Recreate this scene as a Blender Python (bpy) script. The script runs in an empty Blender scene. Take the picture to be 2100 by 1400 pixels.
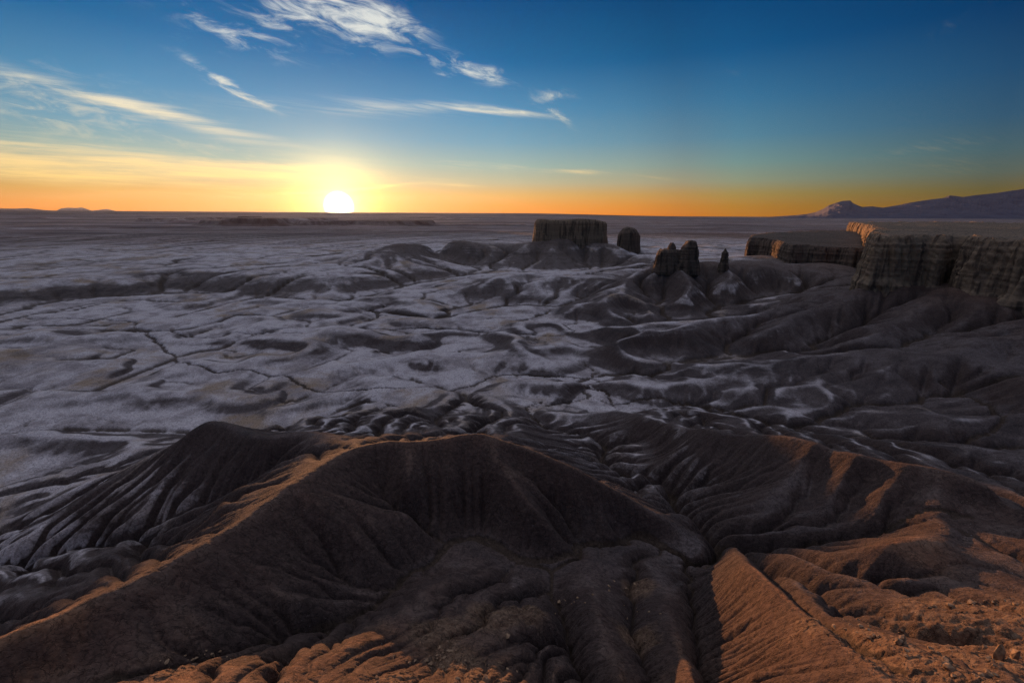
import bpy, bmesh, math, random, time
import numpy as np
from mathutils import Vector, Matrix, noise as mnoise

C = bpy.context.scene
COL = C.collection
T0 = time.time()

# ---------------------------------------------------------------- camera
PITCH_DEG, ROLL_DEG = 15.57, 0.25
cam = bpy.data.objects.new('camera', bpy.data.cameras.new('camera'))
COL.objects.link(cam)
cam.data.sensor_width = 36.0
cam.data.lens = 933.0 / 2100 * 36.0
cam.data.clip_start = 0.5
cam.data.clip_end = 300000
p_, r_ = math.radians(PITCH_DEG), math.radians(ROLL_DEG)
c_fwd = Vector((0, math.cos(p_), -math.sin(p_)))
c_up0 = Vector((0, math.sin(p_), math.cos(p_)))
c_rt0 = Vector((1, 0, 0))
c_rt = math.cos(r_) * c_rt0 + math.sin(r_) * c_up0
c_up = -math.sin(r_) * c_rt0 + math.cos(r_) * c_up0
cam.matrix_world = Matrix((c_rt, c_up, -c_fwd)).transposed().to_4x4()
C.camera = cam

# ---------------------------------------------------------------- exposure
C.view_settings.view_transform = 'Standard'
C.view_settings.look = 'None'
C.view_settings.exposure = 1.74
C.view_settings.gamma = 1.0
C.view_settings.use_curve_mapping = False
C.cycles.max_bounces = 4
C.cycles.diffuse_bounces = 2
C.cycles.volume_bounces = 0
C.cycles.use_denoising = True
C.cycles.denoising_prefilter = 'NONE'

# ---------------------------------------------------------------- sun
SUN_AZ, SUN_EL = math.radians(-20.3), math.radians(0.25)
SUN_DIR = Vector((math.sin(SUN_AZ) * math.cos(SUN_EL), math.cos(SUN_AZ) * math.cos(SUN_EL), math.sin(SUN_EL)))
sd = bpy.data.lights.new('sun', 'SUN')
sd.energy = 4.6
sd.angle = math.radians(0.53)
sd.color = (1.0, 0.46, 0.18)
sun = bpy.data.objects.new('sun', sd)
COL.objects.link(sun)
sun.rotation_euler = SUN_DIR.to_track_quat('Z', 'Y').to_euler()
# ---------------------------------------------------------------- sky
W = bpy.data.worlds.new("World")
C.world = W
W.use_nodes = True
nt = W.node_tree
nt.nodes.clear()

class NB:
    """small helper to write node maths"""
    def __init__(s, tree): s.t = tree
    def n(s, kind, **kw):
        o = s.t.nodes.new(kind)
        for k, v in kw.items(): setattr(o, k, v)
        return o
    def put(s, sock, v):
        if isinstance(v, bpy.types.NodeSocket): s.t.links.new(v, sock)
        elif v is not None: sock.default_value = v
    def m(s, op, a, b=None, c=None, clamp=False):
        o = s.n('ShaderNodeMath', operation=op, use_clamp=clamp)
        s.put(o.inputs[0], a); s.put(o.inputs[1], b); s.put(o.inputs[2], c)
        return o.outputs[0]
    def dot(s, a, v):
        o = s.n('ShaderNodeVectorMath', operation='DOT_PRODUCT')
        s.put(o.inputs[0], a); s.put(o.inputs[1], v)
        return o.outputs['Value']
    def vm(s, op, a, b=None):
        o = s.n('ShaderNodeVectorMath', operation=op)
        s.put(o.inputs[0], a)
        if b is not None: s.put(o.inputs[1], b)
        return o.outputs[0]
    def xyz(s, x, y, z):
        o = s.n('ShaderNodeCombineXYZ')
        s.put(o.inputs[0], x); s.put(o.inputs[1], y); s.put(o.inputs[2], z)
        return o.outputs[0]
    def ramp(s, f, stops, interp='LINEAR'):
        o = s.n('ShaderNodeValToRGB')
        cr = o.color_ramp; cr.interpolation = interp
        while len(cr.elements) < len(stops): cr.elements.new(0.5)
        for e, (p, c) in zip(cr.elements, stops):
            e.position = p; e.color = (*c, 1) if len(c) == 3 else c
        s.put(o.inputs[0], f)
        return o.outputs[0]
    def mix(s, f, a, b, mode='MIX', clamp=False):
        o = s.n('ShaderNodeMix', data_type='RGBA', blend_type=mode, clamp_result=clamp)
        s.put(o.inputs[0], f)
        s.put(o.inputs[6], a if not isinstance(a, tuple) else (*a, 1)); s.put(o.inputs[7], b if not isinstance(b, tuple) else (*b, 1))
        return o.outputs[2]
    def noise(s, vec, scale, detail=4, rough=0.55, dist=0.0, lac=2.0):
        o = s.n('ShaderNodeTexNoise', noise_dimensions='3D')
        s.put(o.inputs['Vector'], vec); o.inputs['Scale'].default_value = scale
        o.inputs['Detail'].default_value = detail; o.inputs['Roughness'].default_value = rough
        o.inputs['Distortion'].default_value = dist; o.inputs['Lacunarity'].default_value = lac
        return o.outputs['Fac']
    def smooth(s, x, a, b):
        o = s.n('ShaderNodeMapRange', interpolation_type='SMOOTHSTEP')
        s.put(o.inputs[0], x); o.inputs[1].default_value = a; o.inputs[2].default_value = b
        return o.outputs[0]

def dir_px(u, v):
    a, b = (u - 1050) / 933.0, (700 - v) / 933.0
    return (c_fwd + a * c_rt + b * c_up).normalized()

N = NB(nt)
tc = N.n('ShaderNodeTexCoord')
D = tc.outputs['Generated']
D = N.vm('NORMALIZE', D)
SKY_SUN = dir_px(695, 423)
sz = N.n('ShaderNodeSeparateXYZ'); N.put(sz.inputs[0], D)
el = N.m('MULTIPLY', N.m('ARCSINE', sz.outputs[2]), 57.29578)          # degrees above the horizon
ang = N.m('MULTIPLY', N.m('ARCCOSINE', N.m('MINIMUM', N.dot(D, SKY_SUN), 0.9999999)), 57.29578)
def lin(c):
    return tuple(((x / 255) / 12.92 if x <= 10 else ((x / 255 + .055) / 1.055) ** 2.4) for x in c)
E0 = 66.0
stops = [(0.0, (255, 146, 14)), (1.0, (244, 156, 34)), (2.2, (224, 172, 84)), (3.6, (192, 184, 146)), (5.4, (158, 182, 172)), (8.0, (116, 164, 186)),
         (11.5, (78, 143, 184)), (16.0, (24, 108, 164)), (21.0, (0, 84, 142)), (27.0, (0, 68, 122)), (40.0, (0, 66, 120)), (66, (40, 90, 150))]
grad = N.ramp(N.m('DIVIDE', el, E0, clamp=True), [(e / E0, lin(c)) for e, c in stops])
away = N.ramp(N.m('DIVIDE', ang, 90.0, clamp=True), [(0, (1.06,) * 3), (.22, (1.0,) * 3), (.38, (.78, .78, .78)), (.44, (.62, .63, .65)), (.50, (.50, .62, .66)), (.60, (.34, .45, .52)), (.72, (.18, .26, .34)), (.80, (.24, .27, .32)), (1, (.75, .72, .74))])
base = N.mix(1.0, grad, away, 'MULTIPLY')
# brightness added to the sky above the frame, sunward most, to light the ground
side = N.dot(D, Vector((SKY_SUN.x, SKY_SUN.y, 0)).normalized())
high = N.ramp(N.m('MULTIPLY_ADD', side, .5, .5), [(0.0, (.10, .12, .18)), (.35, (.22, .25, .33)), (.6, (.62, .64, .72)), (.8, (1.0, .98, 1.02)), (1, (1.0, .95, .95))])
base = N.mix(N.smooth(el, 30.0, 50.0), base, N.mix(1.0, high, (1.10, 1.12, 1.20), 'MULTIPLY'))
# glow of the sun in the air and its disc
def glow(w, col):
    g = N.m('EXPONENT', N.m('MULTIPLY', N.m('DIVIDE', ang, w), -1.0))
    return N.mix(1.0, N.xyz(g, g, g), col, 'MULTIPLY')
low = N.smooth(el, 16.0, 0.0)

# ---- clouds: soft patches, each round its own direction in the sky, broken up by two shared fields of streaks
def axes(u, v, deg):
    c = dir_px(u, v)
    a = math.radians(deg)
    e1 = dir_px(u + 40 * math.cos(a), v + 40 * math.sin(a)) - c
    e1 = (e1 - c * e1.dot(c)).normalized()
    e2 = e1.cross(c).normalized()
    return c, e1, (e2 if e2.z > 0 else -e2)
def streaks(u, v, deg, sl, sw, detail, dist):
    c, e1, e2 = axes(u, v, deg)
    k = N.m('DIVIDE', 1.0, N.m('MAXIMUM', N.dot(D, c), 0.15))
    return N.noise(N.xyz(N.m('MULTIPLY', N.m('MULTIPLY', N.dot(D, e1), k), 933 / sl), N.m('MULTIPLY', N.m('MULTIPLY', N.dot(D, e2), k), 933 / sw), 1.7), 1.0, detail, .64, dist)
def patch(acc, u, v, L, Wd, deg, amount, *_):
    c, e1, e2 = axes(u, v, deg)
    k = 933.0 / (1 + ((u - 1050) / 933) ** 2 + ((700 - v) / 933) ** 2) ** 0.5
    p = N.dot(D, e1 * (k / L)); q = N.dot(D, e2 * (k / Wd))
    rr = N.m('MULTIPLY_ADD', p, p, N.m('MULTIPLY', q, q))
    return N.m('MULTIPLY_ADD', N.m('POWER', 0.2, rr), amount, acc)
CLOUDS = [
 (690,18,112,20,8,.92,1), (790,46,70,20,16,.8,2), (620,15,60,22,-14,.8,3), (735,78,60,22,24,.5,4), (500,78,72,24,16,.50,5,3,3),
 (935,132,85,17,20,.95,6,3,3), (1000,152,50,13,10,.85,7,3,3), (907,155,22,6,20,.6,8), (445,160,52,8,32,.75,9,3,3), (510,198,52,9,24,.9,10,3,3), (1140,196,42,14,0,.75,11,4,4),
 (1142,238,46,10,28,.95,12,4,4), (1000,226,125,7,6,.85,13,2,3), (1070,231,40,5,3,.6,14), (215,202,230,10,14,.58,15), (110,165,170,30,12,.34,16), (330,238,150,12,17,.40,16),
 (150,245,280,30,13,.45,17), (740,222,300,17,1,.55,18), (90,300,260,24,5,.42,19), (180,340,380,16,2,.62,20,.7,3), (330,345,260,10,2,.60,21,.7,2.5),
 (90,362,240,12,3,.60,22,.7,3), (560,348,170,9,1,.45,23,.8,2.5), (1050,345,200,9,4,.42,24,1,2.5), (940,338,110,7,7,.38,25,1.2,2.5), (1190,352,70,5,2,.5,26,1.5,2),
 (1345,366,60,5,7,.45,27,2,2), (770,384,95,4,-6,.7,28,1,2), (600,397,120,5,-3,.55,29,1,2), (945,380,80,4,4,.4,30,1,2), (90,407,260,7,-2,.35,31,.7,2),
 (1890,305,75,8,-9,.22,32,2,3), (1935,341,45,11,2,.22,33,3,4), (1965,40,45,8,-32,.25,34,3,3), (1495,149,24,5,2,.2,35,4,3), (395,22,60,9,38,.30,36,3,3),
 (30,295,70,4,3,.35,37,1,2), (560,60,230,60,14,.20,38,2,5), (1930,285,90,22,20,.10,39,2,3),
]
wisp = streaks(750, 120, 14, 62, 19, 6, .5)
band = streaks(500, 330, 4, 210, 13, 5, .25)
mw, mb = 0.0, 0.0
for c in CLOUDS:
    if c[2] / c[3] < 12 and c[1] < 260: mw = patch(mw, *c)
    else: mb = patch(mb, *c)
def veil(mask, nz, lo, hi):
    mk = N.m('MINIMUM', mask, 1.0)
    return N.m('MULTIPLY', N.smooth(N.m('MULTIPLY_ADD', mk, 0.22, nz), lo, hi), N.smooth(mk, 0.0, 1.0))
fw, fb_ = veil(mw, wisp, .54, .92), veil(mb, band, .44, .90)
tot = N.m('MINIMUM', N.m('ADD', fw, fb_), 0.92)
ccol = N.ramp(N.m('DIVIDE', el, 30.0, clamp=True), [(0.0, lin((255, 196, 95))), (.10, lin((255, 214, 130))), (.22, lin((250, 228, 180))), (.45, lin((224, 226, 214))), (.8, lin((222, 226, 224)))])
ccol = N.mix(1.0, ccol, N.ramp(N.m('DIVIDE', ang, 90.0, clamp=True), [(0, (1.15,) * 3), (.3, (1.0,) * 3), (.6, (.55,) * 3), (1, (.3,) * 3)]), 'MULTIPLY')
base = N.mix(tot, base, ccol)
base = N.mix(1.0, base, glow(1.9, (4.5, 3.2, 0.9)), 'ADD')
g2 = N.mix(1.0, glow(6.0, (.26, .13, .0)), N.xyz(low, low, low), 'MULTIPLY')
base = N.mix(1.0, base, g2, 'ADD')
base = N.mix(N.smooth(el, -0.05, -1.5), base, (.035, .034, .038))
dsc = N.smooth(ang, 1.75, .85)
base = N.mix(1.0, base, N.mix(1.0, N.xyz(dsc, dsc, dsc), (8.0, 7.6, 6.0), 'MULTIPLY'), 'ADD')
bg = N.n('ShaderNodeBackground')
out = N.n('ShaderNodeOutputWorld')
nt.links.new(base, bg.inputs[0])
bg.inputs[1].default_value = 0.30
nt.links.new(bg.outputs[0], out.inputs[0])

CLIFF_FEET = [([(301,389),(318,374),(339,381),(342,368),(369,388),(343,345),(345,331),(352,322),(346,314),(372,300),(346,270),(356,255),(420,235)], -56),
              ([(397,765),(384,653),(379,612),(404,592),(426,571)], -60)]
# ---------------------------------------------------------------- terrain
F = 933.0
PITCH = math.radians(15.57)
ROLL = math.radians(0.25)
_cp, _sp = math.cos(PITCH), math.sin(PITCH)
_cr, _sr = math.cos(ROLL), math.sin(ROLL)

def ray(u, v):
    a, b = (u - 1050) / F, (700 - v) / F
    dx, dy = a * _cr - b * _sr, a * _sr * -1 + b * _cr
    # picture's horizon falls to the right: the camera is rolled, undo it here
    dx, dy = a * _cr - b * _sr, a * _sr + b * _cr
    return np.array([dx, _cp + dy * _sp, -_sp + dy * _cp])

def at_z(u, v, z):
    d = ray(u, v)
    return d * (z / d[2])

def at_t(u, v, t):
    return ray(u, v) * t

# ---- numpy gradient noise
def _hash(ix, iy, seed):
    h = (ix.astype(np.int64) * 374761393 + iy.astype(np.int64) * 668265263 + seed * 974634777) & 0xFFFFFFFF
    h = ((h ^ (h >> 13)) * 1274126177) & 0xFFFFFFFF
    h = h ^ (h >> 16)
    return h

def gnoise(x, y, seed=0):
    x0, y0 = np.floor(x), np.floor(y)
    fx, fy = x - x0, y - y0
    ix, iy = x0.astype(np.int64), y0.astype(np.int64)
    out = 0
    sx, sy = fx * fx * fx * (fx * (fx * 6 - 15) + 10), fy * fy * fy * (fy * (fy * 6 - 15) + 10)
    def g(ax, ay):
        a = _hash(ix + ax, iy + ay, seed) * (2 * math.pi / 4294967296.0)
        return np.cos(a) * (fx - ax) + np.sin(a) * (fy - ay)
    a = g(0, 0) * (1 - sx) + g(1, 0) * sx
    b = g(0, 1) * (1 - sx) + g(1, 1) * sx
    return (a * (1 - sy) + b * sy) * 1.4

def fbm(x, y, seed=0, octv=4, gain=0.5):
    a, o, n = 1.0, 0, 0
    for k in range(octv):
        o = o + a * gnoise(x * 2 ** k + 17.3 * k, y * 2 ** k - 9.1 * k, seed + k)
        n += a; a *= gain
    return o / n

def sstep(a, b, x):
    t = np.clip((x - a) / (b - a), 0, 1)
    return t * t * (3 - 2 * t)

# ---- guide lines: places on the photograph (u, v) with the height of the land there
LINES = [
 # near big ridge crest
 [(-260,1420,-46),(-60,1320,-46),(10,1290,-46),(200,1215,-47),(310,1160,-47.5),(420,1105,-48),(560,1010,-49),(650,955,-49.5),(720,914,-50),(800,897,-50),(900,893,-50),(990,876,-50),(1060,902,-52),(1130,932,-54),(1230,975,-59),(1330,1040,-65),(1440,1098,-72)],
 # spurs off its far left side
 [(560,1010,-49),(500,1030,-53),(435,1025,-57)],
 [(690,925,-50),(640,935,-54),(560,945,-58)],
 [(640,965,-49.5),(560,975,-54),(455,1000,-60)],
 [(500,1050,-48.5),(430,1075,-53),(350,1100,-60)],
 [(200,1215,-47),(160,1222,-49),(110,1245,-52)],
 # gullies between them
 [(585,962,-61),(520,985,-65),(450,1015,-72),(400,1035,-76)],
 [(430,1060,-60),(370,1090,-68),(300,1100,-76)],
 # near face: spurs and gullies
 [(1000,890,-50.5),(1030,960,-54),(1090,1040,-58),(1150,1090,-61.5),(1180,1105,-63)],
 [(930,900,-50.5),(915,1000,-57),(918,1060,-61.5),(930,1100,-64)],
 [(1070,940,-55),(1130,1010,-60),(1210,1065,-65),(1290,1090,-68.5)],
 [(840,930,-51.5),(830,1010,-55),(880,1085,-61)],
 [(760,930,-51.5),(790,1000,-56.5),(850,1060,-61),(890,1090,-63.5)],
 [(640,1010,-50.5),(720,1090,-56),(800,1150,-60)],
 [(600,1060,-51),(660,1140,-57),(750,1180,-61),(820,1185,-63)],
 [(470,1130,-49.5),(560,1190,-54),(640,1240,-57)],
 # wash at the foot of the near face, back up to the left
 [(1480,1088,-74),(1470,1150,-72.5),(1440,1164,-72),(1390,1130,-71.5),(1310,1090,-70.5),(1260,1110,-69.5),(1190,1112,-68.5),(1180,1140,-67.5),(1130,1156,-67),(1060,1146,-66.5),(1000,1108,-66),(930,1105,-65),(880,1150,-64),(835,1172,-63.5),(780,1225,-62),(700,1258,-60),(640,1268,-58.5),(540,1300,-56),(440,1335,-54),(330,1365,-52),(200,1400,-51),(0,1450,-50)],
 # spurs at the bottom, left to right
 [(970,1150,-62),(930,1165,-58),(870,1205,-56),(800,1250,-54),(740,1280,-52)],
 [(760,1290,-50),(700,1305,-48),(600,1330,-47.5),(480,1345,-47.5),(340,1350,-47.6),(180,1395,-47)],
 [(900,1400,-44.5),(700,1400,-44.5),(400,1420,-45),(100,1450,-45)],
 [(860,1300,-52.5),(940,1270,-52.5),(1010,1243,-54.5),(1090,1240,-56.5),(1130,1260,-56)],
 [(870,1330,-52),(940,1360,-51),(1000,1330,-53),(1120,1300,-56),(1180,1230,-62)],
 [(1090,1170,-64),(1080,1210,-61),(1060,1238,-58)],
 [(1120,1160,-66.5),(1130,1200,-64),(1155,1235,-62),(1170,1290,-58.5),(1190,1350,-56),(1210,1405,-54)],
 [(1212,1130,-66),(1215,1200,-60),(1230,1260,-57),(1265,1340,-53.5),(1300,1405,-51)],
 [(1300,1185,-66),(1300,1260,-61),(1320,1330,-57),(1345,1400,-54)],
 [(1360,1170,-66),(1370,1230,-61),(1400,1320,-54),(1410,1375,-50.5),(1420,1420,-48)],
 [(1425,1175,-70),(1420,1215,-66),(1435,1290,-60),(1440,1340,-57),(1460,1400,-53)],
 # sunlit spur
 [(1490,1105,-70),(1510,1122,-58),(1530,1140,-51.5),(1560,1160,-49.5),(1620,1215,-45),(1640,1235,-43.5),(1720,1310,-39),(1800,1380,-36.5),(1900,1450,-34)],
 [(1480,1088,-74),(1540,1120,-71),(1600,1180,-58.5),(1650,1230,-52),(1720,1275,-46),(1790,1320,-41),(1850,1350,-38)],
 # shelf and hollows at the right
 [(1730,1258,-46),(1830,1292,-41),(1900,1322,-38.5),(1960,1352,-36.5),(2060,1388,-34.5),(2200,1400,-34)],
 [(1700,1205,-60),(1740,1232,-58),(1830,1278,-56),(1900,1298,-54),(2000,1308,-50.5),(2100,1320,-48.5)],
 [(2000,1345,-45.5),(2060,1338,-46),(2130,1345,-45)],
 [(1890,1250,-53),(2000,1240,-51),(2100,1240,-50),(2250,1240,-48)],
 [(1790,1200,-58.5),(1850,1198,-58),(1950,1190,-57.5),(2050,1160,-57),(2150,1130,-56)],
 [(1600,1112,-70),(1640,1122,-64),(1740,1140,-60.5),(1765,1155,-60),(1785,1185,-58)],
 [(1690,1120,-66),(1740,1118,-62),(1800,1105,-56),(1870,1086,-56.5),(1990,1072,-60),(2110,1050,-62),(2250,1020,-62)],
 [(1480,1088,-74),(1560,1104,-72),(1630,1106,-70.3),(1690,1094,-68.5),(1780,1084,-64.5),(1830,1065,-62.5),(1900,1040,-59.5),(2000,1040,-57.5)],
 # the wash going out through the gap and round into the valley
 [(1480,1088,-74),(1440,1060,-77),(1385,1010,-83),(1388,988,-86),(1330,970,-89),(1270,955,-92),(1230,932,-94.5),(1245,905,-97.5),(1180,885,-100),(1120,872,-102),(1090,850,-103.5),(1085,835,-104.5),(1110,825,-105)],
 [(1260,822,-105),(1240,800,-105.5),(1190,790,-106),(1230,775,-106.5),(1150,770,-107.2),(1030,768,-107.8),(980,785,-108.2),(930,800,-108.5),(870,800,-109),(790,803,-109.2),(720,805,-109.5),(640,796,-110),(600,778,-110.3),(520,765,-110.6),(440,765,-111),(370,748,-111.5),(350,722,-112),(300,690,-112.6),(272,676,-113),(270,660,-113.4),(150,655,-114),(-100,660,-115),(-500,680,-117)],
 [(272,676,-113),(400,692,-112),(520,688,-111.6),(700,680,-111),(850,676,-110.5),(1000,684,-110),(1100,695,-109.5),(1180,690,-109),(1250,675,-107.5),(1360,668,-105.5),(1450,656,-103)],
 [(1260,822,-105),(1330,815,-104),(1440,825,-102.5),(1560,850,-100),(1690,880,-97),(1860,905,-92.5),(1950,892,-91),(2045,882,-89.5),(2050,850,-88),(1990,800,-86.5),(1930,770,-84)],
 # second ridge behind, left
 [(-150,1190,-113),(0,1097,-108),(100,1040,-98),(200,985,-88),(350,905,-75),(385,880,-69),(410,855,-66.5),(440,850,-66),(470,862,-66),(500,880,-66),(545,893,-64),(620,873,-63.5),(700,886,-62),(745,896,-57)],
 [(-200,1160,-101),(0,1142,-96),(100,1120,-92),(240,1090,-86),(350,1050,-82),(430,1018,-79),(500,985,-74)],
 [(-200,1230,-92),(0,1180,-89),(160,1120,-84),(300,1100,-77)],
 [(-200,1330,-80),(0,1265,-74),(80,1240,-68)],
 [(715,882,-80),(770,868,-86),(830,845,-92),(843,828,-96)],
 [(640,900,-72),(700,892,-76)],
 [(945,885,-78),(960,860,-86),(950,840,-93)],
 [(1040,893,-72),(1070,873,-82),(1060,850,-92)],
 [(900,862,-98),(870,830,-104),(820,812,-108)],
 [(1290,1000,-80),(1335,930,-90),(1290,888,-94),(1200,893,-96.5)],
 # ridge at the right
 [(1262,835,-99),(1300,848,-90),(1400,870,-77),(1500,876,-68),(1600,882,-61),(1700,903,-57),(1800,925,-55),(1930,952,-55),(2100,992,-53),(2300,1040,-50)],
 [(1400,872,-77.5),(1420,930,-78.5),(1480,985,-79)],
 [(1640,892,-60),(1620,960,-65),(1565,1030,-70.5)],
 [(1840,935,-55.5),(1790,1000,-60),(1735,1050,-65)],
 [(1740,920,-58),(1720,975,-61),(1690,1030,-66)],
 [(1700,912,-60),(1670,975,-65),(1640,1040,-69),(1585,1085,-71.3)],
 [(1800,935,-57.5),(1760,1000,-63),(1720,1060,-67)],
 [(1500,884,-71),(1470,930,-76),(1430,985,-81)],
 [(1570,890,-65),(1540,950,-70),(1500,1020,-74.5)],
 # low escarpment in mid valley
 [(960,745,-107),(1010,722,-103),(1080,704,-99),(1200,700,-97),(1300,690,-92),(1400,668,-87),(1440,658,-84),(1530,653,-82)],
 [(860,765,-108.5),(960,762,-108),(1050,757,-107),(1200,755,-106.5),(1330,765,-105),(1400,755,-104),(1500,727,-102),(1640,722,-98),(1720,712,-93)],
 # fan crest
 [(1340,776,-103),(1420,756,-99.5),(1500,743,-96),(1600,740,-93),(1700,737,-89),(1760,722,-84.5),(1860,695,-76),(1950,670,-70),(2030,640,-63)],
 [(1560,800,-101),(1690,830,-98),(1860,860,-93.5)],
 # talus of the near cliff
 [(1785,580,-58),(1700,615,-68),(1620,650,-78),(1540,690,-90),(1500,705,-96)],
 [(1990,607,-57),(1850,650,-70),(1740,690,-82),(1650,725,-92)],
 [(1900,600,-60),(1800,640,-72),(1700,690,-85)],
 [(1880,610,-64),(1790,650,-76.5),(1690,695,-90)],
 [(1950,640,-66.5),(1900,675,-75.5),(1840,715,-82)],
 [(2100,740,-70),(2060,790,-77),(2010,820,-84)],
 [(1460,640,-103),(1530,620,-98),(1580,605,-92),(1640,590,-80)],
 # hill under the castle
 [(1352,532,-57.5),(1400,540,-58),(1440,535,-57.5),(1500,542,-58.5),(1540,546,-60),(1640,535,-59)],
 [(1352,532,-57.5),(1300,556,-70),(1240,590,-85),(1170,625,-104)],
 [(1300,645,-105.5),(1390,652,-104.5),(1450,645,-103),(1520,625,-99)],
 [(1400,545,-59.5),(1420,600,-80),(1440,635,-99)],
 [(1490,546,-60),(1510,590,-80),(1500,628,-96)],
 [(1360,545,-63),(1370,600,-88),(1360,640,-104)],
 [(1450,550,-65),(1455,600,-88),(1470,630,-99)],
 # domed hill
 [(1210,632,-100),(1240,612,-90),(1275,601,-84),(1310,608,-86),(1340,635,-97)],
 [(1180,672,-106.5),(1210,655,-105),(1290,668,-106),(1375,662,-105.5)],
 # hill under the big butte
 [(1095,489,-50),(1125,486,-46),(1155,479,-39.8),(1185,487,-46.5),(1215,492,-52),(1245,494,-53),(1290,508,-61),(1330,515,-66)],
 [(1120,500,-61),(1095,530,-86),(1070,552,-103)],
 [(1185,500,-62),(1205,530,-86),(1215,552,-103)],
 [(1155,480,-41),(1125,515,-72),(1115,540,-93)],
 [(1225,494,-54),(1245,520,-78),(1260,545,-98)],
 [(1090,496,-54),(1060,520,-77),(1030,545,-99)],
 [(985,575,-86),(1050,566,-85),(1150,567,-84.5),(1270,569,-84.5),(1310,560,-79)],
 [(1000,566,-87),(1090,560,-86.5),(1200,560,-86.5),(1280,563,-84)],
 [(1010,552,-104),(1060,556,-106),(1150,557,-106),(1240,555,-105),(1290,548,-101)],
 [(1275,525,-79),(1330,530,-84)],
 [(960,610,-108.5),(1000,614,-108.5),(1060,622,-108),(1150,630,-107),(1200,615,-104)],
 # dark hill; its left end is added to shade the right-hand slopes
 [(740,508,-66),(780,499,-57),(820,495,-54),(850,493,-52.5),(880,489,-51.5),(920,486,-50),(950,492,-53),(985,508,-68)],
 [(740,527,-98),(820,530,-100),(900,535,-102),(960,545,-102),(1000,545,-98)],
 # left escarpment
 [(-300,590,-97),(0,582,-95),(60,578,-94.5),(140,571,-93),(230,569,-92.5),(260,563,-91.5),(300,555,-90),(370,553,-89.5),(420,562,-91),(480,566,-92),(560,570,-93),(700,570,-93.5),(790,563,-93.5),(830,557,-94),(900,548,-94)],
 [(-300,640,-114),(0,620,-112.5),(100,613,-112.3),(200,606,-112.2),(280,601,-112),(370,592,-111.5),(450,599,-111.5),(560,605,-111.5),(640,610,-111),(700,605,-111),(800,590,-110.5),(880,572,-109.5),(950,565,-109)],
 # rolling mid valley
 [(-200,700,-104),(70,683,-104),(130,690,-108)],
 [(0,790,-113),(200,800,-111),(350,830,-110),(300,900,-110),(0,950,-113)],
 [(200,693,-107),(240,715,-109),(340,740,-112)],
 [(500,640,-107),(620,630,-106.5),(760,634,-106.5)],
 [(620,700,-107),(760,705,-107)],
 [(830,704,-105),(880,697,-104),(930,710,-106)],
 [(720,755,-106.5),(830,745,-105),(930,760,-106.5)],
 [(740,780,-107),(840,773,-106)],
 [(1000,795,-104),(1080,785,-102),(1180,803,-102.5)],
 [(600,830,-112),(500,850,-111.5),(700,845,-111)],
]

R0, RS = 17.0, 4200.0
TH = math.radians(66)

def grid(h):
    s = np.arange(math.log(R0), math.log(RS) + h, h)
    th = np.arange(-TH, TH + h * 0.5, h)
    return s, th

WASH = []

def base_height(levels=(0.048, 0.024, 0.012)):
    pts = []
    WASH.clear()
    for ln in LINES:
        wash = ln[0][:2] in ((1480, 1088), (1260, 822), (272, 676))
        w = [at_z(*p) for p in ln]
        P = np.array([w[0]] + w + [w[-1]])
        c = []
        for k in range(1, len(P) - 2):              # round the corners (Catmull-Rom)
            for t in np.linspace(0, 1, 6)[:-1]:
                c.append(.5 * (2 * P[k] + (P[k + 1] - P[k - 1]) * t + (2 * P[k - 1] - 5 * P[k] + 4 * P[k + 1] - P[k + 2]) * t ** 2 + (3 * P[k] - 3 * P[k + 1] + P[k + 2] - P[k - 1]) * t ** 3))
        w = c + [w[-1]]
        for a, b in zip(w[:-1], w[1:]):
            n = max(2, int(np.linalg.norm(b[:2] - a[:2]) / (0.004 * min(np.hypot(*a[:2]), np.hypot(*b[:2])))))
            t = np.linspace(0, 1, n)[:, None]
            q = a * (1 - t) + b * t
            rr = np.hypot(q[:, 0], q[:, 1])             # let crests and beds wander a little
            lr, la = np.log(rr) / .07, np.arctan2(q[:, 0], q[:, 1]) / .07
            q[:, 0] += rr * .015 * fbm(lr, la, 101, 4, .6); q[:, 1] += rr * .015 * fbm(lr, la, 105, 4, .6)
            pts.append(q)
            if wash: WASH.append(q)
    for poly, zb in CLIFF_FEET:            # land under the cliffs
        for (ax, ay), (bx, by) in zip(poly, poly[1:] + poly[:1]):
            n = 200
            t = np.linspace(0, 1, n)[:, None]
            pts.append(np.hstack([np.array([[ax, ay]]) * (1 - t) + np.array([[bx, by]]) * t, np.full((n, 1), zb)]))
    P = np.vstack(pts)
    ps, pt, pz = np.log(np.hypot(P[:, 0], P[:, 1])), np.arctan2(P[:, 0], P[:, 1]), P[:, 2]
    z = None
    for h in levels:
        s, th = grid(h)
        i = np.round((ps - s[0]) / h).astype(int); j = np.round((pt - th[0]) / h).astype(int)
        ok = (i >= 0) & (i < len(s)) & (j >= 0) & (j < len(th))
        W = np.zeros((len(s), len(th))); Z = W.copy()
        np.add.at(W, (i[ok], j[ok]), 1); np.add.at(Z, (i[ok], j[ok]), pz[ok])
        fix = W > 0; Z[fix] /= W[fix]
        r = np.exp(s)[:, None] * np.ones(len(th))
        z0 = np.where(r < 60, -50, -50 - 57 * sstep(60, 260, r)) + 12 * sstep(700, 1100, r)
        z0 = np.where(r < 40, -44 + 0.25 * (40 - r), z0)
        if z is None:
            z = z0.copy()
        else:
            z = resample(z, ls, lth, s, th)
        z[fix] = Z[fix]
        k2 = (h / 0.55) ** 2
        for it in range(900 if h == levels[0] else 350):
            p = np.pad(z, 1, mode='edge')
            n = (p[:-2, 1:-1] + p[2:, 1:-1] + p[1:-1, :-2] + p[1:-1, 2:] + k2 * z0) / (4 + k2)
            n[fix] = Z[fix]
            z = n
        ls, lth = s, th
    return z, s, th

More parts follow.
